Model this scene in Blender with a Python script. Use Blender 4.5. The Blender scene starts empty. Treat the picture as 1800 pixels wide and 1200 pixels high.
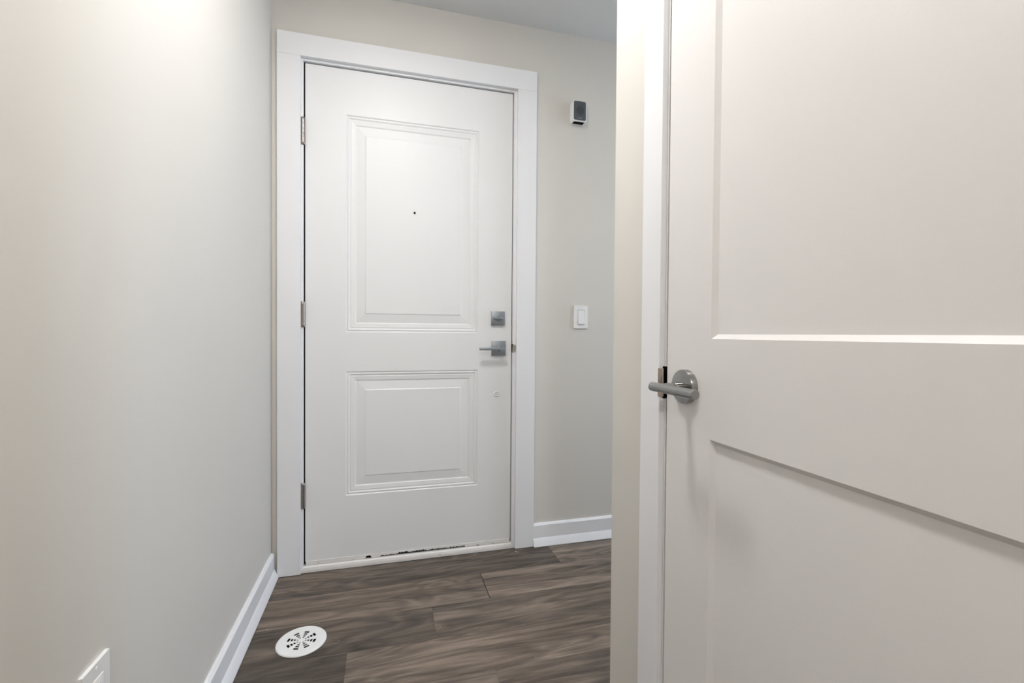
import bpy, bmesh, math, random
from mathutils import Vector, Matrix
random.seed(7)
S = bpy.context.scene
COL = S.collection

# ------------------------------------------------------------------ camera
PX_F = 811.19                       # focal length in pixels of the 1800 px wide frame
YAW, PITCH, ROLL, CAM_H = .2684, -.016, .0073, .9703
r0 = Vector((math.cos(YAW), -math.sin(YAW), 0)); f0 = Vector((math.sin(YAW), math.cos(YAW), 0)); u0 = Vector((0, 0, 1))
f1 = f0*math.cos(PITCH) + u0*math.sin(PITCH); u1 = u0*math.cos(PITCH) - f0*math.sin(PITCH)
rr = r0*math.cos(ROLL) + u1*math.sin(ROLL); uu = u1*math.cos(ROLL) - r0*math.sin(ROLL)
cam = bpy.data.cameras.new('camera'); cam.sensor_width = 36; cam.lens = PX_F/1800*36; cam.clip_start = .01
co = bpy.data.objects.new('camera', cam); COL.objects.link(co); S.camera = co
co.matrix_world = Matrix(((rr.x, uu.x, -f1.x, 0), (rr.y, uu.y, -f1.y, 0), (rr.z, uu.z, -f1.z, CAM_H), (0, 0, 0, 1)))

# ------------------------------------------------------------------ world, lights, exposure
W = bpy.data.worlds.new('world'); S.world = W; W.use_nodes = True
bgn = W.node_tree.nodes['Background']; bgn.inputs[0].default_value = (.62, .78, 1.0, 1); bgn.inputs[1].default_value = 8.0
vs = S.view_settings; vs.view_transform = 'Standard'; vs.look = 'None'; vs.exposure = 0.08; vs.gamma = 1; vs.use_curve_mapping = False
LAMP = (.02, .90)                   # hall downlight over the two doors
LAMP_W, FILL_REAR_W, FILL_SIDE_W = 10.4, 15.0, 5.0  # hall downlight, then the two added fill lamps
LAMP_COL = (1.0, .993, .984)

# ------------------------------------------------------------------ sizes (metres)
XL, XR = -.43, .539                 # left wall face, right wall face
YW = 2.003                          # entry wall face
YD = 2.0138                         # entry door face
YK = 1.0256                         # outside corner of the right wall
HC = 2.35                           # ceiling
YB = -2.6                           # wall behind the camera
XE = 3.2                            # end of the side passage

# ------------------------------------------------------------------ mesh helpers
def box(bm, lo, hi):
    vs_ = [bm.verts.new((x, y, z)) for x in (lo[0], hi[0]) for y in (lo[1], hi[1]) for z in (lo[2], hi[2])]
    for f in ((0,1,3,2), (4,6,7,5), (0,4,5,1), (2,3,7,6), (0,2,6,4), (1,5,7,3)): bm.faces.new([vs_[i] for i in f])
def bbox(lo, hi, bev=0, seg=2):
    bm = bmesh.new(); box(bm, lo, hi)
    if bev: bmesh.ops.bevel(bm, geom=bm.edges[:], offset=bev, segments=seg, profile=.5, affect='EDGES')
    return bm
def cyl(bm, a, b, r, n=24, r2=None, caps=True):
    a, b = Vector(a), Vector(b); d = (b-a).normalized(); r2 = r if r2 is None else r2
    p = d.orthogonal().normalized(); q = d.cross(p)
    A = [bm.verts.new(a+(p*math.cos(t)+q*math.sin(t))*r) for t in [2*math.pi*i/n for i in range(n)]]
    B = [bm.verts.new(b+(p*math.cos(t)+q*math.sin(t))*r2) for t in [2*math.pi*i/n for i in range(n)]]
    for i in range(n): bm.faces.new((A[i], A[(i+1)%n], B[(i+1)%n], B[i]))
    if caps: bm.faces.new(A[::-1]); bm.faces.new(B)
def lathe(bm, c, d, prof, n=32):
    """prof: list of (distance along d, radius); closed at both ends"""
    c, d = Vector(c), Vector(d).normalized(); p = d.orthogonal().normalized(); q = d.cross(p); rings = []
    for t, r in prof:
        rings.append([bm.verts.new(c+d*t+(p*math.cos(a)+q*math.sin(a))*r) for a in [2*math.pi*i/n for i in range(n)]])
    for A, B in zip(rings, rings[1:]):
        for i in range(n): bm.faces.new((A[i], A[(i+1)%n], B[(i+1)%n], B[i]))
    bm.faces.new(rings[0][::-1]); bm.faces.new(rings[-1])
def sweep(bm, prof, fn, s0, s1):
    """prism: profile points (a,b) mapped with fn(a,b,s)"""
    A = [bm.verts.new(fn(a, b, s0)) for a, b in prof]; B = [bm.verts.new(fn(a, b, s1)) for a, b in prof]; n = len(prof)
    for i in range(n): bm.faces.new((A[i], A[(i+1)%n], B[(i+1)%n], B[i]))
    bm.faces.new(A[::-1]); bm.faces.new(B)
def obj(name, bm, mat, parent=None, smooth=None):
    bmesh.ops.recalc_face_normals(bm, faces=bm.faces[:])
    me = bpy.data.meshes.new(name); bm.to_mesh(me); bm.free()
    me.materials.append(M[mat])
    o = bpy.data.objects.new(name, me); COL.objects.link(o)
    if smooth is not None:
        me.polygons.foreach_set('use_smooth', [True]*len(me.polygons)); me.set_sharp_from_angle(angle=math.radians(smooth))
    if parent: o.parent = parent
    return o
def tag(o, label, cat, group=None, kind=None):
    o['label'] = label; o['category'] = cat
    if group: o['group'] = group
    if kind: o['kind'] = kind
    return o
def empty(name, loc, label, cat, kind=None, group=None):
    o = bpy.data.objects.new(name, None); o.empty_display_size = .05; COL.objects.link(o)
    EMP[o.name] = Vector(loc); o.location = loc
    return tag(o, label, cat, group, kind)
EMP = {}
def part(name, bm, mat, parent, smooth=None, label=None):
    """mesh given in world coordinates, parented without moving it"""
    o = obj(name, bm, mat, None, smooth); o.parent = parent
    base = EMP.get(parent.name)
    if base is None and parent.parent is not None: base = None
    if base is not None: o.matrix_parent_inverse = Matrix.Translation(-base)
    if label: o['label'] = label
    return o

# ------------------------------------------------------------------ materials
M = {}
def nodes(name):
    m = bpy.data.materials.new(name); m.use_nodes = True; nt = m.node_tree
    return m, nt, nt.nodes['Principled BSDF']
def paint(name, col, rough, bump=.02, scale=220, mottling=.015, spec=.5):
    m, nt, b = nodes(name); N, L = nt.nodes, nt.links
    tc = N.new('ShaderNodeTexCoord')
    n1 = N.new('ShaderNodeTexNoise'); n1.inputs['Scale'].default_value = scale; n1.inputs['Detail'].default_value = 3
    n2 = N.new('ShaderNodeTexNoise'); n2.inputs['Scale'].default_value = 2.2; n2.inputs['Detail'].default_value = 4
    L.new(tc.outputs['Object'], n1.inputs['Vector']); L.new(tc.outputs['Object'], n2.inputs['Vector'])
    mr = N.new('ShaderNodeMapRange'); mr.inputs['From Min'].default_value = .3; mr.inputs['From Max'].default_value = .7
    mr.inputs['To Min'].default_value = 1-mottling; mr.inputs['To Max'].default_value = 1+mottling
    L.new(n2.outputs['Fac'], mr.inputs['Value'])
    mx = N.new('ShaderNodeVectorMath'); mx.operation = 'SCALE'; mx.inputs[0].default_value = col
    L.new(mr.outputs[0], mx.inputs['Scale']); L.new(mx.outputs[0], b.inputs['Base Color'])
    bp = N.new('ShaderNodeBump'); bp.inputs['Strength'].default_value = bump; bp.inputs['Distance'].default_value = .002
    L.new(n1.outputs['Fac'], bp.inputs['Height']); L.new(bp.outputs[0], b.inputs['Normal'])
    b.inputs['Roughness'].default_value = rough; b.inputs['Specular IOR Level'].default_value = spec
    M[name] = m
def metal(name, col, rough, brushed=0, axis=2):
    m, nt, b = nodes(name); N, L = nt.nodes, nt.links
    b.inputs['Base Color'].default_value = (*col, 1); b.inputs['Metallic'].default_value = 1
    tc = N.new('ShaderNodeTexCoord'); mp = N.new('ShaderNodeMapping'); s = [900, 900, 900]; s[axis] = 40
    mp.inputs['Scale'].default_value = s
    n = N.new('ShaderNodeTexNoise'); n.inputs['Scale'].default_value = 1; n.inputs['Detail'].default_value = 2
    L.new(tc.outputs['Object'], mp.inputs[0]); L.new(mp.outputs[0], n.inputs['Vector'])
    mr = N.new('ShaderNodeMapRange'); mr.inputs['To Min'].default_value = max(.05, rough-.1); mr.inputs['To Max'].default_value = rough+.1
    L.new(n.outputs['Fac'], mr.inputs['Value']); L.new(mr.outputs[0], b.inputs['Roughness'])
    if brushed:
        bp = N.new('ShaderNodeBump'); bp.inputs['Strength'].default_value = brushed; bp.inputs['Distance'].default_value = .0005
        L.new(n.outputs['Fac'], bp.inputs['Height']); L.new(bp.outputs[0], b.inputs['Normal'])
    M[name] = m
def plain(name, col, rough=.5, spec=.5):
    m, nt, b = nodes(name); N, L = nt.nodes, nt.links
    n = N.new('ShaderNodeTexNoise'); n.inputs['Scale'].default_value = 300
    bp = N.new('ShaderNodeBump'); bp.inputs['Strength'].default_value = .02; bp.inputs['Distance'].default_value = .001
    L.new(n.outputs['Fac'], bp.inputs['Height']); L.new(bp.outputs[0], b.inputs['Normal'])
    b.inputs['Base Color'].default_value = (*col, 1); b.inputs['Roughness'].default_value = rough; b.inputs['Specular IOR Level'].default_value = spec
    M[name] = m
def emit(name, col, st):
    m, nt, b = nodes(name); b.inputs['Base Color'].default_value = (.9, .9, .9, 1)
    b.inputs['Emission Color'].default_value = (*col, 1); b.inputs['Emission Strength'].default_value = st; M[name] = m

paint('wall_paint', (.655, .627, .580), .55, .05, 260, .012)
paint('ceiling_paint', (.66, .65, .63), .8, .10, 180, .02, .2)
paint('trim_white', (.80, .80, .815), .38, .015, 150, .008)
paint('entry_white', (.79, .79, .79), .42, .035, 240, .008)
paint('closet_white', (.735, .715, .698), .42, .06, 170, .012)
paint('plastic_white', (.82, .82, .81), .35, .0, 100, .004)
metal('satin_nickel', (.34, .335, .325), .22, .05, 1)
metal('satin_lever', (.34, .335, .325), .33, .08, 1)
metal('grey_steel', (.36, .385, .415), .44, .05, 0)
metal('hinge_metal', (.36, .31, .28), .26, .0, 2)
metal('strike_metal', (.50, .43, .38), .25)
plain('black', (.004, .004, .004), .9, .1)
plain('grille_grey', (.075, .085, .095), .55)
plain('grille_dark', (.045, .052, .06), .6)
plain('grille_mark', (.32, .33, .34), .5)
plain('crumb', (.62, .6, .56), .8)
plain('dirt', (.22, .18, .15), .9)
emit('lamp_glow', LAMP_COL, 18)

def chipped(name):            # painted sill with worn, dirty specks
    m, nt, b = nodes(name); N, L = nt.nodes, nt.links
    tc = N.new('ShaderNodeTexCoord'); mp = N.new('ShaderNodeMapping'); mp.inputs['Scale'].default_value = (45, 120, 160)
    n = N.new('ShaderNodeTexNoise'); n.inputs['Scale'].default_value = 1; n.inputs['Detail'].default_value = 5; n.inputs['Roughness'].default_value = .65
    L.new(tc.outputs['Object'], mp.inputs[0]); L.new(mp.outputs[0], n.inputs['Vector'])
    cr = N.new('ShaderNodeValToRGB'); e = cr.color_ramp.elements
    e[0].position = .27; e[0].color = (.17, .13, .11, 1); e[1].position = .36; e[1].color = (.76, .735, .71, 1)
    L.new(n.outputs['Fac'], cr.inputs[0]); L.new(cr.outputs[0], b.inputs['Base Color']); b.inputs['Roughness'].default_value = .5
    M[name] = m
chipped('sill_paint')

def wood():
    m, nt, b = nodes('plank_wood'); N, L = nt.nodes, nt.links
    tc = N.new('ShaderNodeTexCoord'); oi = N.new('ShaderNodeObjectInfo')
    off = N.new('ShaderNodeVectorMath'); off.operation = 'SCALE'; off.inputs[0].default_value = (37, 91, 13); L.new(oi.outputs['Random'], off.inputs['Scale'])
    ad = N.new('ShaderNodeVectorMath'); L.new(tc.outputs['Object'], ad.inputs[0]); L.new(off.outputs[0], ad.inputs[1])
    def nz(sc, det, dist=0, rough=.55):
        mp = N.new('ShaderNodeMapping'); mp.inputs['Scale'].default_value = sc; L.new(ad.outputs[0], mp.inputs[0])
        n = N.new('ShaderNodeTexNoise'); n.inputs['Scale'].default_value = 1; n.inputs['Detail'].default_value = det
        n.inputs['Distortion'].default_value = dist; n.inputs['Roughness'].default_value = rough
        L.new(mp.outputs[0], n.inputs['Vector']); return n.outputs['Fac']
    broad = nz((1.0, 12, 1), 4, .5); grain = nz((2.6, 70, 1), 7, .35, .72); fine = nz((12, 300, 1), 4, .2, .75); knots = nz((1.8, 10, 1), 2, .9)
    tint = nz((1.1, 3, 1), 2)
    def mth(op, a, b_):
        x = N.new('ShaderNodeMath'); x.operation = op
        for i, v in enumerate((a, b_)):
            if isinstance(v, (int, float)): x.inputs[i].default_value = v
            else: L.new(v, x.inputs[i])
        return x.outputs[0]
    # cathedral rings: fold a slow noise into bands
    rings = mth('PINGPONG', mth('MULTIPLY', knots, 7.0), .5)
    v = mth('ADD', mth('MULTIPLY', broad, .40), mth('MULTIPLY', grain, .36))
    v = mth('ADD', v, mth('MULTIPLY', rings, .20)); v = mth('ADD', v, mth('MULTIPLY', fine, .24)); v = mth('SUBTRACT', v, .035)
    cr = N.new('ShaderNodeValToRGB'); e = cr.color_ramp.elements
    e[0].position = .38; e[0].color = (.034, .0285, .0240, 1); e[1].position = .70; e[1].color = (.270, .229, .187, 1)
    k = e.new(.52); k.color = (.116, .097, .080, 1)
    L.new(v, cr.inputs[0])
    sep = N.new('ShaderNodeSeparateColor'); L.new(oi.outputs['Color'], sep.inputs[0])
    sc = N.new('ShaderNodeVectorMath'); sc.operation = 'SCALE'; L.new(cr.outputs[0], sc.inputs[0]); L.new(sep.outputs[0], sc.inputs['Scale'])
    wm = N.new('ShaderNodeMix'); wm.data_type = 'RGBA'; wm.blend_type = 'MULTIPLY'; L.new(tint, wm.inputs['Factor'])
    L.new(sc.outputs[0], wm.inputs['A']); wm.inputs['B'].default_value = (1.12, .98, .90, 1)
    L.new(wm.outputs['Result'], b.inputs['Base Color'])
    mr = N.new('ShaderNodeMapRange'); mr.inputs['To Min'].default_value = .42; mr.inputs['To Max'].default_value = .62; L.new(grain, mr.inputs['Value']); L.new(mr.outputs[0], b.inputs['Roughness'])
    bp = N.new('ShaderNodeBump'); bp.inputs['Strength'].default_value = .12; bp.inputs['Distance'].default_value = .001; L.new(fine, bp.inputs['Height']); L.new(bp.outputs[0], b.inputs['Normal'])
    b.inputs['Specular IOR Level'].default_value = .4
    M['plank_wood'] = m
wood()

# ------------------------------------------------------------------ room shell
bm = bmesh.new(); box(bm, (XL-.12, YB-.12, -.15), (XE+.12, YW+.16, -.006))
floor = tag(obj('floor', bm, 'dirt'), 'grey brown wood plank floor of the hallway', 'floor', kind='structure')
ROWH = .1785
def plank(x0, x1, y0, y1, tint, gap=.0005):
    g = .0001
    b_ = bmesh.new(); box(b_, (x0+g, y0+g, -.006), (x1-g-gap, y1-g, 0))
    top = [e for e in b_.edges if all(abs(v.co.z) < 1e-6 for v in e.verts)]
    bmesh.ops.bevel(b_, geom=top, offset=.0003, segments=1, affect='EDGES')
    o = part('plank', b_, 'plank_wood', floor); o.color = (tint, tint, tint, 1)
known = {0: (.7245, .98, 1.18), 1: (.3755, 1.14, 1.22), 2: (.1625, .80, 1.04), 3: (-.108, .60, 1.25), 4: (.31, 1.05, .95)}
LEN = 1.22
row = 0; ytop = YW - .0045
for row in range(27):
    y1 = 1.8205 + ROWH - row*ROWH; y0 = y1 - ROWH; y1 = min(y1, ytop)
    if y1 < YB: break
    j, ta, tb = known.get(row, (random.uniform(-.4, .5), random.uniform(.8, 1.2), random.uniform(.8, 1.2)))
    xmax = XE if y1 > YK-.12 else XR+.10
    lo = max(y0, YB)
    plank(max(j-LEN, XL), j, lo, y1, ta, .0024 if row == 1 else .0)
    if j-LEN > XL: plank(XL, j-LEN, lo, y1, random.uniform(.85, 1.15))
    x = j; k = 0
    while x < xmax-.01:
        plank(x, min(x+LEN, xmax), lo, y1, tb if k == 0 else random.uniform(.85, 1.15)); x += LEN; k += 1

bm = bmesh.new(); box(bm, (XL-.12, YB-.12, HC), (XE+.12, YW+.16, HC+.12))
tag(obj('ceiling', bm, 'ceiling_paint'), 'plain grey shaded ceiling above the entry door wall', 'ceiling', kind='structure')
bm = bmesh.new(); box(bm, (XL-.12, YB-.12, -.006), (XL, YW+.15, HC))
tag(obj('wall_left', bm, 'wall_paint'), 'long pale greige wall with the outlet low down', 'wall', kind='structure')
# entry wall with the door opening
OL, OR_, OT = -.335, .575, 2.07
bm = bmesh.new()
box(bm, (XL-.12, YW, -.006), (OL, YW+.15, HC)); box(bm, (OR_, YW, -.006), (XE+.12, YW+.15, HC)); box(bm, (OL, YW, OT), (OR_, YW+.15, HC))
box(bm, (OL-.02, YW+.15, -.006), (OR_+.02, YW+.16, OT+.02))
tag(obj('wall_back', bm, 'wall_paint'), 'cream wall around the white entry door', 'wall', kind='structure')
# right wall with the closet door opening, its outside corner and the return along the side passage
CY0, CY1, CT = .012, .822, 2.06
bm = bmesh.new()
box(bm, (XR, CY1, -.006), (XR+.12, YK, HC)); box(bm, (XR, CY0, CT), (XR+.12, CY1, HC)); box(bm, (XR, YB-.12, -.006), (XR+.12, CY0, HC))
box(bm, (XR+.12, YK-.11, -.006), (XE+.12, YK, HC))
box(bm, (1.2, -.3, -.006), (1.25, YK-.11, HC)); box(bm, (XR+.12, -.35, -.006), (1.25, -.3, HC))
bmesh.ops.bevel(bm, geom=[e for e in bm.edges if all(abs(v.co.x-XR) < 1e-5 and abs(v.co.y-YK) < 1e-5 for v in e.verts)], offset=.003, segments=3, affect='EDGES')
tag(obj('wall_right', bm, 'wall_paint'), 'cream wall strip ending in an outside corner beside the panel door', 'wall', kind='structure')
bm = bmesh.new(); box(bm, (XL, YB-.12, -.006), (XR, YB, HC))
tag(obj('wall_front', bm, 'wall_paint'), 'pale greige wall closing the hall behind the viewer', 'wall', kind='structure')
# far end of the side passage with a window
WY0, WY1, WZ0, WZ1 = YK+.14, YW-.14, .45, 2.0
bm = bmesh.new()
box(bm, (XE, YK, -.006), (XE+.12, YW, WZ0)); box(bm, (XE, YK, WZ1), (XE+.12, YW, HC)); box(bm, (XE, YK, WZ0), (XE+.12, WY0, WZ1)); box(bm, (XE, WY1, WZ0), (XE+.12, YW, WZ1))
tag(obj('wall_end', bm, 'wall_paint'), 'wall with a window at the far end of the side passage', 'wall', kind='structure')
bm = bmesh.new()
for lo, hi in (((XE-.01, WY0-.05, WZ0-.05), (XE, WY1+.05, WZ0)), ((XE-.01, WY0-.05, WZ1), (XE, WY1+.05, WZ1+.05)), ((XE-.01, WY0-.05, WZ0), (XE, WY0, WZ1)), ((XE-.01, WY1, WZ0), (XE, WY1+.05, WZ1))): box(bm, lo, hi)
tag(obj('window_1', bm, 'trim_white'), 'white framed window at the far end of the side passage', 'window', kind='structure')
pl = bpy.data.lights.new('window_portal', 'AREA'); pl.shape = 'RECTANGLE'; pl.size = WY1-WY0; pl.size_y = WZ1-WZ0; pl.cycles.is_portal = True
po = bpy.data.objects.new('window_portal', pl); COL.objects.link(po); po.location = (XE+.06, (WY0+WY1)/2, (WZ0+WZ1)/2)
po.rotation_euler = (math.pi/2, 0, math.pi/2)

# ------------------------------------------------------------------ baseboards
PROF = [(0, .0025), (.027, .0025), (.0265, .006), (.0205, .020), (.0150, .034), (.0122, .038), (.012, .0945), (.0065, .1022), (0, .1025)]
def base(name, fn, s0, s1, label):
    b_ = bmesh.new(); sweep(b_, PROF, fn, s0, s1)
    return tag(obj(name, b_, 'trim_white', None, 14), label, 'baseboard', kind='structure')
base('baseboard_left', lambda a, b, s: (XL+a, s, b), YB, YW-.0185, 'white baseboard running along the wall beside the floor vent')
base('baseboard_back', lambda a, b, s: (s, YW-a, b), .6552, XE, 'white baseboard below the light switch')
base('baseboard_right', lambda a, b, s: (XR-a, s, b*.9), .8765, YK+.010, 'white baseboard on the wall strip beside the panel door')
base('baseboard_passage', lambda a, b, s: (s, YK+a, b*.9), XR, XE, 'white baseboard on the wall behind the outside corner')

# ------------------------------------------------------------------ entry door frame
DL, DR, DB, DT = -.310, .5503, .041, 2.045
JL, JR, JT = DL-.0056, DR+.0034, DT+.0040
CL, CIL, CIR, CR_, CIT, CTOP = -.4085, -.3236, .5672, .6549, 2.058, 2.1445
YC = YW-.018
tr = empty('trim_1', (0, YW, 0), 'flat white casing and frame around the entry door', 'door frame', 'structure')
part('casing', bbox((CL, YC, .003), (CIL, YW, CIT), .0008), 'trim_white', tr)
part('casing', bbox((CIR, YC, .003), (CR_, YW, CIT), .0008), 'trim_white', tr)
part('casing', bbox((CL, YC, CIT+.0003), (CR_, YW, CTOP), .0008), 'trim_white', tr)
part('jamb', bbox((OL, YW-.0005, 0), (JL, YW+.15, JT), .001), 'trim_white', tr)
SZ0, SZ1 = .886, .926
bm = bmesh.new()                      # latch side jamb, notched for the strike
box(bm, (JR, YW-.0005, 0), (OR_, YW+.15, SZ0)); box(bm, (JR, YW-.0005, SZ1), (OR_, YW+.15, JT)); box(bm, (JR+.006, YW-.0005, SZ0), (OR_, YW+.15, SZ1))
part('jamb', bm, 'trim_white', tr)
part('jamb', bbox((OL, YW-.0005, JT), (OR_, YW+.15, OT), .001), 'trim_white', tr)
bm = bmesh.new()
for lo, hi in (((JL, YD+.046, 0), (JL+.012, YD+.09, JT)), ((JR-.012, YD+.046, 0), (JR, YD+.09, JT)), ((JL, YD+.046, JT-.012), (JR, YD+.09, JT))): box(bm, lo, hi)
part('shade_stop', bm, 'black', tr)  # stops coloured black to put shade deep in the gap
bm = bmesh.new()
for lo, hi in (((JL, YD+.003, .03), (DL-.0002, YD+.046, JT)), ((DR+.0002, YD+.006, .03), (JR, YD+.046, JT)), ((JL, YD+.006, DT+.0002), (JR, YD+.046, JT))): box(bm, lo, hi)
part('weatherstrip', bm, 'black', tr, None, 'black seal in the gap around the door')
bm = bmesh.new()                      # curved strike lip with two screws
pr = [(.0, 0), (.004, -.0035), (.0085, -.0048), (.0115, -.004), (.0115, -.0025), (.0085, -.0033), (.005, -.002), (.0015, .0015)]
sweep(bm, pr, lambda a, b, s: (JR+.001+a, YW-.0005+b, s), .892, .9215)
part('strike_plate', bm, 'strike_metal', tr, 40, 'small brown metal strike')
sp = bmesh.new()
for z in (.8985, .9155): lathe(sp, (JR+.0085, YW-.0048, z), (0, -1, 0), [(-.001, .003), (.0008, .003), (.0014, .002)], 12)
part('screw', sp, 'strike_metal', tr, 40)
bm = bmesh.new()                      # sill
sweep(bm, [(1.9985, .0015), (1.9985, .012), (2.0010, .021), (2.006, .0245), (2.12, .0255), (2.12, .0015)], lambda a, b, s: (s, a, b), JL-.009, JR+.0)
part('threshold', bm, 'sill_paint', tr, None, 'chipped white painted sill')

# ------------------------------------------------------------------ panel door faces
def ring_rect(bm, prev, x0, x1, z0, z1, fn):
    """fn(a, b, depth) maps to world"""
    return None
def panelled(a0, a1, b0, b1, panels, prof, place, thick):
    """slab with rectangular openings and one moulded panel mesh per opening; a = across, b = up"""
    slab = bmesh.new()
    xs = sorted({a0, a1, *[p[0] for p in panels], *[p[1] for p in panels]}); zs = sorted({b0, b1, *[p[2] for p in panels], *[p[3] for p in panels]})
    V = {(x, z): slab.verts.new(place(x, z, 0)) for x in xs for z in zs}
    for i in range(len(xs)-1):
        for k in range(len(zs)-1):
            cx, cz = (xs[i]+xs[i+1])/2, (zs[k]+zs[k+1])/2
            if any(p[0] < cx < p[1] and p[2] < cz < p[3] for p in panels): continue
            slab.faces.new((V[xs[i], zs[k]], V[xs[i+1], zs[k]], V[xs[i+1], zs[k+1]], V[xs[i], zs[k+1]]))
    # edges and back
    per = [(x, b0) for x in xs] + [(a1, z) for z in zs[1:]] + [(x, b1) for x in xs[::-1][1:]] + [(a0, z) for z in zs[::-1][1:-1]]
    back = [slab.verts.new(place(x, z, thick)) for x, z in per]
    for i in range(len(per)):
        j = (i+1) % len(per); slab.faces.new((V[per[i]], V[per[j]], back[j], back[i]))
    slab.faces.new(back)
    out = []
    for p in panels:
        m = bmesh.new(); rings = []
        for o_, d in prof:
            rings.append([m.verts.new(place(x, z, d)) for x, z in ((p[0]+o_, p[2]+o_), (p[1]-o_, p[2]+o_), (p[1]-o_, p[3]-o_), (p[0]+o_, p[3]-o_))])
        for A, B in zip(rings, rings[1:]):
            for i in range(4): m.faces.new((A[i], A[(i+1)%4], B[(i+1)%4], B[i]))
        m.faces.new(rings[-1]); out.append(m)
    return slab, out

ed = empty('door_1', ((DL+DR)/2, YD, 0), 'white two panel steel entry door with square grey lock plates', 'door', 'structure')
EPROF = [(0, 0), (.0035, .0034), (.0050, .0036), (.0075, .0016), (.0110, .0016), (.0150, .0042), (.0175, .0046), (.0200, .0036), (.0245, .0042), (.0355, .0054), (.0390, .0076), (.0420, .0078), (.0755, .0046), (.0790, .0026)]
slab, pans = panelled(DL, DR, DB, DT, [(-.1558, .3974, .974, 1.8621), (-.1558, .3974, .2967, .8107)], EPROF, lambda a, b, d: (a, YD+d, b), .044)
part('slab', slab, 'entry_white', ed)
for m in pans: part('panel', m, 'entry_white', ed)
# door sweep with a ragged lower edge
bm = bmesh.new(); n = 260; xa, xb = DL+.002, DR-.002
lowp = []
random.seed(5)
cur = 0
for i in range(n+1):
    x = xa+(xb-xa)*i/n; t = (x-xa)/(xb-xa)
    amp = 0
    if .27 < t < .30: amp = .0090
    elif .34 < t < .42: amp = .0060
    elif .42 < t < .56: amp = .0095
    elif .56 < t < .76: amp = .0070
    elif .82 < t < .835: amp = .004
    elif .90 < t < .915: amp = .004
    lowp.append((x, .0262 + (1.25*amp*random.uniform(.45, 1.0) if amp else 0.0)))
F_ = [bm.verts.new((x, YD-.0022, z)) for x, z in lowp]; T_ = [bm.verts.new((x, YD-.0022, .0415)) for x, z in lowp]
Bk = [bm.verts.new((x, YD+.003, z)) for x, z in lowp]; Tb = [bm.verts.new((x, YD+.003, .0415)) for x, z in lowp]
for i in range(n):
    bm.faces.new((F_[i], F_[i+1], T_[i+1], T_[i])); bm.faces.new((Bk[i], Bk[i+1], F_[i+1], F_[i])); bm.faces.new((T_[i], T_[i+1], Tb[i+1], Tb[i])); bm.faces.new((Tb[i], Tb[i+1], Bk[i+1], Bk[i]))
part('door_sweep', bm, 'sill_paint', ed, None, 'worn white strip with a ragged lower edge')
part('sweep_gap_shade', bbox((xa, YD+.004, .0268), (xb, YD+.04, .0405)), 'black', ed)  # black box standing in for shade in the gap under the sweep
# hinges
for z0, z1 in ((1.7171, 1.8256), (.9917, 1.0946), (.2617, .3659)):
    hx, hy = -.3174, YD-.0100
    bm = bmesh.new(); cyl(bm, (hx, hy, z0+.011), (hx, hy, z1-.011), .0080, 20)
    hg = part('hinge', bm, 'hinge_metal', ed, 40)
    for za, zb in ((z0, z0+.011), (z1-.011, z1)):
        t = bmesh.new(); d = 1 if zb > (z0+z1)/2+.03 else -1
        lathe(t, (hx, hy, zb if d < 0 else za), (0, 0, d), [(0, .0092), (.0085, .0092), (.0105, .0076), (.011, .005)], 20)
        o = part('tip', t, 'hinge_metal', ed, 40); o.parent = hg; o.matrix_parent_inverse = Matrix()
        o.matrix_parent_inverse = Matrix.Identity(4)
    t = bmesh.new()
    for k in range(1, 5):
        z = z0+.011+(z1-z0-.022)*k/5; cyl(t, (hx, hy, z-.0004), (hx, hy, z+.0004), .0084, 20)
    o = part('knuckle_joint', t, 'hinge_metal', ed, 40); o.parent = hg; o.matrix_parent_inverse = Matrix.Identity(4)
    o = part('leaf', bbox((hx-.0085, hy+.002, z0+.008), (hx-.0005, hy+.0095, z1-.008)), 'hinge_metal', ed); o.parent = hg; o.matrix_parent_inverse = Matrix.Identity(4)

def sub(name, bm, mat, parent, smooth=None, label=None):
    """sub-part: its parent is a part whose mesh is in world coordinates"""
    o = obj(name, bm, mat, None, smooth); o.parent = parent
    if label: o['label'] = label
    return o
# deadbolt
bm = bbox((.4554, YD-.011, 1.0098), (.5174, YD, 1.0713), .0012)
db = part('deadbolt_plate', bm, 'grey_steel', ed, 40, 'square grey deadbolt plate')
t = bmesh.new(); lathe(t, (.4864, YD-.011, 1.0405), (0, -1, 0), [(0, .013), (.002, .013), (.004, .011)], 28)
sub('turn_base', t, 'grey_steel', db, 40)
t = bmesh.new(); box(t, (.4645, YD-.028, 1.0345), (.5085, YD-.0135, 1.0445))
for v in t.verts:
    if v.co.y < YD-.02 and v.co.x < .47: v.co.z = 1.0395+(v.co.z-1.0395)*.8
bmesh.ops.bevel(t, geom=t.edges[:], offset=.003, segments=3, affect='EDGES'); sub('thumb_turn', t, 'grey_steel', db, 50)
# lever set
bm = bbox((.4576, YD-.010, .8739), (.5224, YD, .9392), .0012)
ls = part('lever_plate', bm, 'grey_steel', ed, 40, 'square grey lever plate')
t = bmesh.new(); lathe(t, (.492, YD-.009, .9055), (0, -1, 0), [(0, .0115), (.006, .011), (.012, .0085), (.045, .0085)], 24); sub('neck', t, 'grey_steel', ls, 40)
sub('lever', bbox((.3945, YD-.058, .8995), (.5095, YD-.044, .9115), .0018), 'grey_steel', ls, 40)
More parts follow.
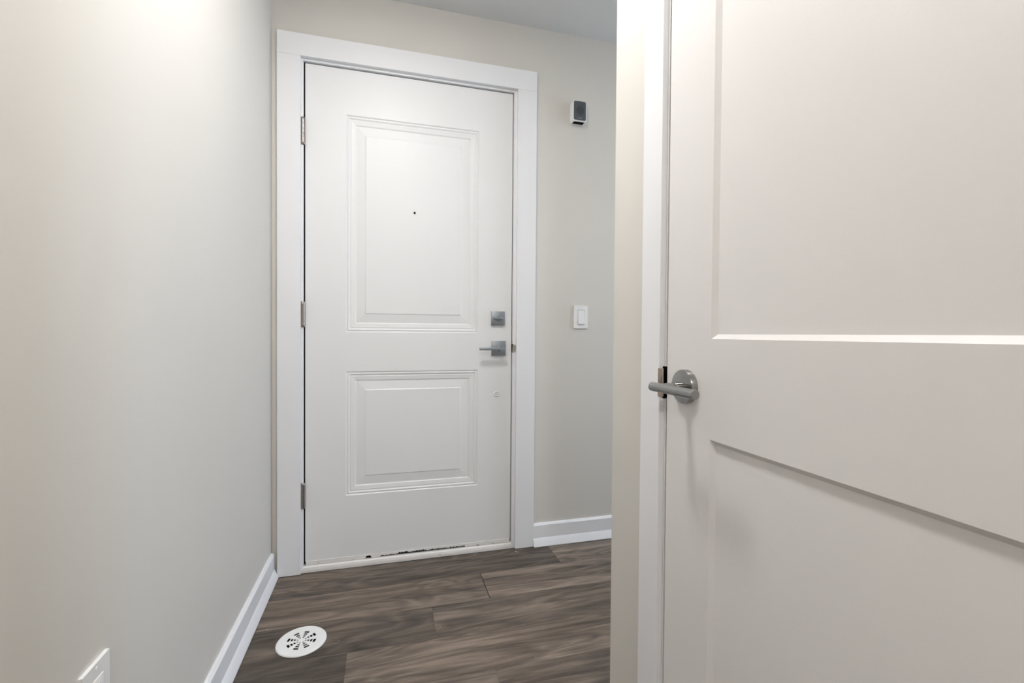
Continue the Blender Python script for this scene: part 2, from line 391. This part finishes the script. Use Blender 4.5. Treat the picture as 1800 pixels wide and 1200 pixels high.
# latch edge, plug, peephole
part('latch_plate', bbox((DR-.0008, YD+.008, .878), (DR+.0010, YD+.036, .935)), 'strike_metal', ed)
bm = bmesh.new(); lathe(bm, (.4841, YD+.0005, .7014), (0, -1, 0), [(0, .0125), (.0022, .0125), (.0042, .0108), (.0036, .0085), (.0012, .0074), (.0012, .0050), (.0040, .0040), (.0044, .002)], 32)
part('hole_plug', bm, 'entry_white', ed, 60, 'round white plug below the lever')
bm = bmesh.new(); n = 24; zc = 1.4832; xc = .1201; yf = YD+.0026
lathe(bm, (xc, yf+.002, zc), (0, -1, 0), [(0, .0078), (.0028, .0078), (.0036, .0066), (.0034, .0050), (.0012, .0046)], n)
pp = part('peephole', bm, 'entry_white', ed, 40, 'small peephole')
t = bmesh.new(); lathe(t, (xc, yf, zc), (0, -1, 0), [(0, .0046), (.0012, .0045), (.0018, .0030)], 20); sub('lens', t, 'black', pp, 40, 'black lens')

# ------------------------------------------------------------------ closet door, its frame and lever
XD = .540
KY1, KY0, KB, KT = .7998, .036, .012, 2.035
tk = empty('trim_2', (XR, .42, 0), 'narrow white casing around the panel door with the round lever', 'door frame', 'structure')
XC = XR-.013
part('casing', bbox((XC, .8066, .003), (XR, .8746, 2.042), .0012), 'trim_white', tk)
part('casing', bbox((XC, KY0-.007-.068, .003), (XR, KY0-.007, 2.042), .0012), 'trim_white', tk)
part('casing', bbox((XC, KY0-.075, 2.0423), (XR, .8746, 2.11), .0012), 'trim_white', tk)
NZ0, NZ1 = .8445, .9085
bm = bmesh.new(); yj = KY1+.0024
box(bm, (XR-.0005, yj, 0), (XR+.12, CY1, NZ0)); box(bm, (XR-.0005, yj, NZ1), (XR+.12, CY1, 2.038)); box(bm, (XR-.0005, yj+.0075, NZ0), (XR+.12, CY1, NZ1)); box(bm, (XR+.045, yj, NZ0), (XR+.12, CY1, NZ1))
part('jamb', bm, 'closet_white', tk)
t = bmesh.new(); box(t, (XR-.0004, yj+.0062, NZ0), (XR+.046, yj+.0076, NZ1)); box(t, (XR-.0050, .8062, NZ0), (XR-.0002, .8070, NZ1)); box(t, (XR-.0012, .8022, NZ0), (XR-.0004, .8068, NZ1)); part('pocket_shade', t, 'black', tk)  # black sheets paint the shade inside the latch notch
part('jamb', bbox((XR-.0005, CY0, 0), (XR+.12, KY0-.0024, 2.038)), 'trim_white', tk)
part('jamb', bbox((XR-.0005, CY0, 2.038), (XR+.12, CY1, CT)), 'trim_white', tk)
part('shade_stop', bbox((XR+.038, KY0-.002, 0), (XR+.075, KY1+.0024, 2.038)), 'black', tk)  # black sheet across the opening, painted shade for the door gap
bm = bmesh.new()
pr = [(-.0042, .0040), (-.0050, .0026), (-.0072, .0016), (-.0100, .0020), (-.0124, .0038), (-.0138, .0062), (-.0150, .0056), (-.0134, .0028), (-.0104, .0006), (-.0070, .0000), (-.0042, .0012), (-.0030, .0036)]
sweep(bm, pr, lambda a, b, s: (XR+a, yj+b, s), NZ0+.004, NZ1-.004)
part('strike_plate', bm, 'strike_metal', tk, 40, 'curved brown metal strike')

kd = empty('door_2', (XD, (KY0+KY1)/2, 0), 'off white two panel door with a round satin lever', 'door', 'structure')
KPROF = [(0, 0), (.0080, .0074), (.0086, .0075)]
slab, pans = panelled(KY0, KY1, KB, KT, [(KY0+.126, .6738, .9643, KT-.125), (KY0+.126, .6738, KB+.19, .7908)], KPROF, lambda a, b, d: (XD+d, a, b), .035)
part('slab', slab, 'closet_white', kd)
for m in pans: part('panel', m, 'closet_white', kd)
HY, HZ = .738, .8755
bm = bmesh.new(); lathe(bm, (XD+.001, HY, HZ), (-1, 0, 0), [(0, .0316), (.0105, .0316), (.0125, .0306), (.0130, .0290)], 56)
rs = part('rose', bm, 'satin_nickel', kd, 35, 'round satin nickel rose')
t = bmesh.new(); lathe(t, (XD-.0118, HY, HZ), (-1, 0, 0), [(0, .0086), (.0135, .0086), (.0140, .0080), (.0152, .0080), (.0157, .0086), (.0175, .0086), (.0180, .0072), (.058, .0072)], 32); sub('neck', t, 'satin_nickel', rs, 35)
t = bmesh.new(); lathe(t, (.4745, HY+.0125, HZ+.0005), (0, -1, 0), [(0, .0070), (.0010, .0082), (.1230, .0082), (.1240, .0074)], 32); sub('lever', t, 'satin_lever', rs, 35)
t = bmesh.new(); cyl(t, (XD+.012, KY1+.0002, HZ), (XD+.012, KY1+.006, HZ), .006, 16); sub('latch_bolt', t, 'strike_metal', rs, 35)

# ------------------------------------------------------------------ things on walls and floor
def bar(name, lo, hi, mat, parent, bev=.001, sm=40, label=None): return part(name, bbox(lo, hi, bev), mat, parent, sm, label)
# light switch
sw = empty('light_switch', (.883, YW, 1.053), 'white rocker light switch on the wall beside the entry door', 'light switch')
x0, x1, z0, z1 = .8482, .9172, .9995, 1.1060
bm = bmesh.new(); yf = YW-.006
fx0, fx1, fz0, fz1 = .8668, .9005, 1.0180, 1.0855
for lo, hi in (((x0, yf, z0), (x1, YW, fz0)), ((x0, yf, fz1), (x1, YW, z1)), ((x0, yf, fz0), (fx0, YW, fz1)), ((fx1, yf, fz0), (x1, YW, fz1))): box(bm, lo, hi)
bmesh.ops.remove_doubles(bm, verts=bm.verts[:], dist=1e-6)
part('plate', bm, 'plastic_white', sw)
bm = bmesh.new()                    # rocker, lower half pushed out
sweep(bm, [(YW-.003, fz0+.0010), (YW-.0098, fz0+.0012), (YW-.0072, (fz0+fz1)/2), (YW-.0052, fz1-.001), (YW-.003, fz1-.001)], lambda a, b, s: (s, a, b), fx0+.0014, fx1-.0014)
part('rocker', bm, 'plastic_white', sw)
bar('switch_body', (fx0, YW-.0028, fz0), (fx1, YW, fz1), 'grille_mark', sw, 0)
for z in (z0+.0075, z1-.0075):
    t = bmesh.new(); lathe(t, ((x0+x1)/2, yf+.0004, z), (0, -1, 0), [(0, .0028), (.0009, .0026), (.0011, .001)], 16); part('screw', t, 'plastic_white', sw, 40)

# wall chime
ch = empty('door_chime', (.858, YW, 1.99), 'small white and grey chime box high on the wall beside the entry door', 'door chime')
cx0, cx1, cz0, cz1, yb = .8212, .8885, 1.9435, 2.0362, YW-.036
def rrect(x0, x1, z0, z1, r, n=6):
    P = []
    for cx, cz, a in ((x1-r, z1-r, 0), (x0+r, z1-r, 90), (x0+r, z0+r, 180), (x1-r, z0+r, 270)):
        for i in range(n+1): t = math.radians(a+90*i/n); P.append((cx+r*math.cos(t), cz+r*math.sin(t)))
    return P
def loft(loops):
    bm = bmesh.new(); R = [[bm.verts.new((x, y, z)) for x, z in P] for P, y in loops]
    for A, B in zip(R, R[1:]):
        n = len(A)
        for i in range(n): bm.faces.new((A[i], A[(i+1)%n], B[(i+1)%n], B[i]))
    bm.faces.new(R[0]); bm.faces.new(R[-1][::-1]); return bm
bm = loft([(rrect(cx0, cx1, cz0, cz1, .008), YW), (rrect(cx0, cx1, cz0, cz1, .008), yb+.002), (rrect(cx0+.0015, cx1-.0015, cz0+.0015, cz1-.0015, .007), yb)])
part('housing', bm, 'plastic_white', ch, 40)
bm = loft([(rrect(cx0+.0035, cx1-.0045, cz0+.0045, cz1-.0025, .007), yb+.001), (rrect(cx0+.0035, cx1-.0045, cz0+.0045, cz1-.0025, .007), yb-.0012), (rrect(cx0+.0045, cx1-.0055, cz0+.0055, cz1-.0035, .006), yb-.002)])
gf = part('grille', bm, 'grille_grey', ch, 40, 'dark grey front grille')
t = bmesh.new(); lathe(t, ((cx0+cx1)/2+.001, yb-.0019, (cz0+cz1)/2+.002), (0, -1, 0), [(0, .019), (.0005, .0186)], 36); sub('speaker_disc', t, 'grille_dark', gf)
for k in range(9):
    t = bbox((.8435+k*.0024, yb-.0026, cz0+.0125), (.8452+k*.0024, yb-.0019, cz0+.0152)); sub('letter_mark', t, 'grille_mark', gf)
bm = bbox((cx0+.008, yb+.006, cz0-.0006), (cx1-.008, YW-.006, cz0+.002)); part('bottom_vent', bm, 'black', ch)

# outlet low on the left wall
ou = empty('wall_outlet', (XL, .8405, .405), 'white wall outlet plate low on the long pale wall', 'outlet')
oy0, oy1, oz0, oz1 = .806, .875, .349, .463
gy0, gy1, gz0, gz1 = .8238, .8572, .3722, .4398
bm = bmesh.new(); xf = XL+.006
for lo, hi in (((XL, oy0, oz0), (xf, oy1, gz0)), ((XL, oy0, gz1), (xf, oy1, oz1)), ((XL, oy0, gz0), (xf, gy0, gz1)), ((XL, gy1, gz0), (xf, oy1, gz1))): box(bm, lo, hi)
bmesh.ops.remove_doubles(bm, verts=bm.verts[:], dist=1e-6)
part('plate', bm, 'plastic_white', ou)
rc = bar('receptacle', (XL, gy0+.0006, gz0+.0006), (XL+.0072, gy1-.0006, gz1-.0006), 'plastic_white', ou, .0008)
for zc in (.423, .389):
    for yy, w in ((.8342, .0012), (.8468, .0010)):
        sub('slot', bbox((XL+.0068, yy-w, zc-.004), (XL+.00735, yy+w, zc+.004)), 'black', rc)
    t = bmesh.new(); cyl(t, (XL+.0068, .8405, zc-.009), (XL+.00735, .8405, zc-.009), .0022, 14); sub('slot', t, 'black', rc)
for z in (oz0+.0085, oz1-.0085):
    t = bmesh.new(); lathe(t, (xf-.0004, .8405, z), (1, 0, 0), [(0, .003), (.0010, .0028), (.0013, .001)], 16); part('screw', t, 'plastic_white', ou, 40)

# round floor vent with eight slotted wedges
vc = (-.2505, 1.556)
fv = empty('floor_vent', (*vc, 0), 'round white slotted vent cover lying on the plank floor', 'vent')
bm = bmesh.new(); NA = 96; off = math.radians(30)-3*2*math.pi/NA
rad = [.0060, .0100, .0150, .0180, .0240, .0268, .0335, .0362, .0440, .0480, .058, .0675, .0715, .0735]
hz = [.0052]*12 + [.0050, .0046, .0040, .0030]
hz = (hz+[.003]*20)[:len(rad)]; hz[-3:] = [.0052, .0046, .0022]
for lvl, flip in ((0, 0),):
    T = [[bm.verts.new((vc[0]+r*math.cos(off+2*math.pi*i/NA), vc[1]+r*math.sin(off+2*math.pi*i/NA), h)) for i in range(NA)] for r, h in zip(rad, hz)]
    B = [[bm.verts.new((vc[0]+r*math.cos(off+2*math.pi*i/NA), vc[1]+r*math.sin(off+2*math.pi*i/NA), max(.0004, h-.0014))) for i in range(NA)] for r, h in zip(rad, hz)]
    hole = lambda a, i: (i % 12) < 6 and 1 <= a <= 7 and a % 2 == 1
    def solid(a, i): return 0 <= a < len(rad)-1 and not hole(a, i % NA)
    for a in range(len(rad)-1):
        for i in range(NA):
            j = (i+1) % NA
            if hole(a, i): continue
            bm.faces.new((T[a][i], T[a+1][i], T[a+1][j], T[a][j])); bm.faces.new((B[a][i], B[a][j], B[a+1][j], B[a+1][i]))
            if not solid(a+1, i): bm.faces.new((T[a+1][i], B[a+1][i], B[a+1][j], T[a+1][j]))
            if a > 0 and not solid(a-1, i): bm.faces.new((T[a][i], T[a][j], B[a][j], B[a][i]))
            if not solid(a, i-1): bm.faces.new((T[a][i], B[a][i], B[a+1][i], T[a+1][i]))
            if not solid(a, i+1): bm.faces.new((T[a][j], T[a+1][j], B[a+1][j], B[a][j]))
    bm.faces.new(T[0]); bm.faces.new(B[0][::-1])
part('cover', bm, 'plastic_white', fv)
bm = bmesh.new(); cyl(bm, (*vc, .0002), (*vc, .0010), .05, 40); part('duct_shade', bm, 'black', fv, None, 'black disc for the shade behind the slots')  # black disc under the cover paints the shade seen through the slots

# crumbs of plaster on the floor
bm = bmesh.new()
for x, y, s in ((-.3682, 1.6491, 2.4), (-.2113, 1.6385, 2.6), (-.26, 1.9049, 2.2), (-.3066, 1.8329, 1.8), (-.3964, 1.955, 3), (.1787, 1.5175, 2.4), (.2921, 1.4816, 1.8), (.5731, 1.5544, 2.4), (.4396, 1.3014, 2.6), (.6219, 1.4551, 1.8), (.5808, 1.6649, 1.6), (-.1373, 1.5304, 1.8), (.565, 1.963, 5.5), (.572, 1.957, 4), (.36, 1.31, 1.6), (.65, 1.55, 1.5), (.5, 1.42, 1.4), (.05, 1.75, 1.3), (.30, 1.70, 1.2)):
    s *= .00045; r = bmesh.ops.create_icosphere(bm, subdivisions=1, radius=s)
    for v in r['verts']: v.co = Vector((v.co.x*random.uniform(.8, 1.6)+x, v.co.y*random.uniform(.8, 1.3)+y, v.co.z*.8+s*.7))
tag(obj('plaster_crumbs', bm, 'crumb'), 'tiny pale crumbs scattered on the plank floor', 'crumbs', kind='stuff')

# ------------------------------------------------------------------ ceiling downlight and added fill lamps
def downlight(x, y, watts, label, r=.11, drop=.035):
    e = empty('ceiling_lamp', (x, y, HC), label, 'ceiling light', group='round ceiling lamps')
    b_ = bmesh.new(); n = 48; P = [(r-.02, HC), (r+.012, HC), (r+.012, HC-drop+.004), (r+.008, HC-drop), (r, HC-drop), (r, HC-drop+.008), (r-.02, HC-drop+.008)]
    R = [[b_.verts.new((x+q*math.cos(2*math.pi*i/n), y+q*math.sin(2*math.pi*i/n), z)) for i in range(n)] for q, z in P]
    for k in range(len(P)):
        A, B = R[k], R[(k+1) % len(P)]
        for i in range(n): b_.faces.new((A[i], A[(i+1)%n], B[(i+1)%n], B[i]))
    part('rim', b_, 'plastic_white', e, 40)
    b_ = bmesh.new(); cyl(b_, (x, y, HC-drop+.004), (x, y, HC-drop+.012), r-.001, 40); part('diffuser', b_, 'lamp_glow', e)
    l = bpy.data.lights.new('lamp_light', 'AREA'); l.shape = 'DISK'; l.size = 2*r; l.energy = watts; l.color = LAMP_COL
    o = bpy.data.objects.new('lamp_light', l); COL.objects.link(o); o.location = (0, 0, -drop-.002); o.parent = e
    l = bpy.data.lights.new('lamp_glow', 'POINT'); l.shadow_soft_size = .09; l.energy = watts*.45; l.color = LAMP_COL
    o = bpy.data.objects.new('lamp_glow', l); COL.objects.link(o); o.location = (0, 0, -drop-.10); o.parent = e
downlight(LAMP[0], LAMP[1], LAMP_W, 'round lamp on the ceiling between the entry door and the panel door')
downlight(.06, -1.3, FILL_REAR_W, 'added fill lamp on the ceiling behind the viewer')  # unseen lamp added to raise the ambient light in the hall
downlight(2.2, 1.5, FILL_SIDE_W, 'added fill lamp on the ceiling of the side passage')  # unseen lamp added as ambient fill from the passage
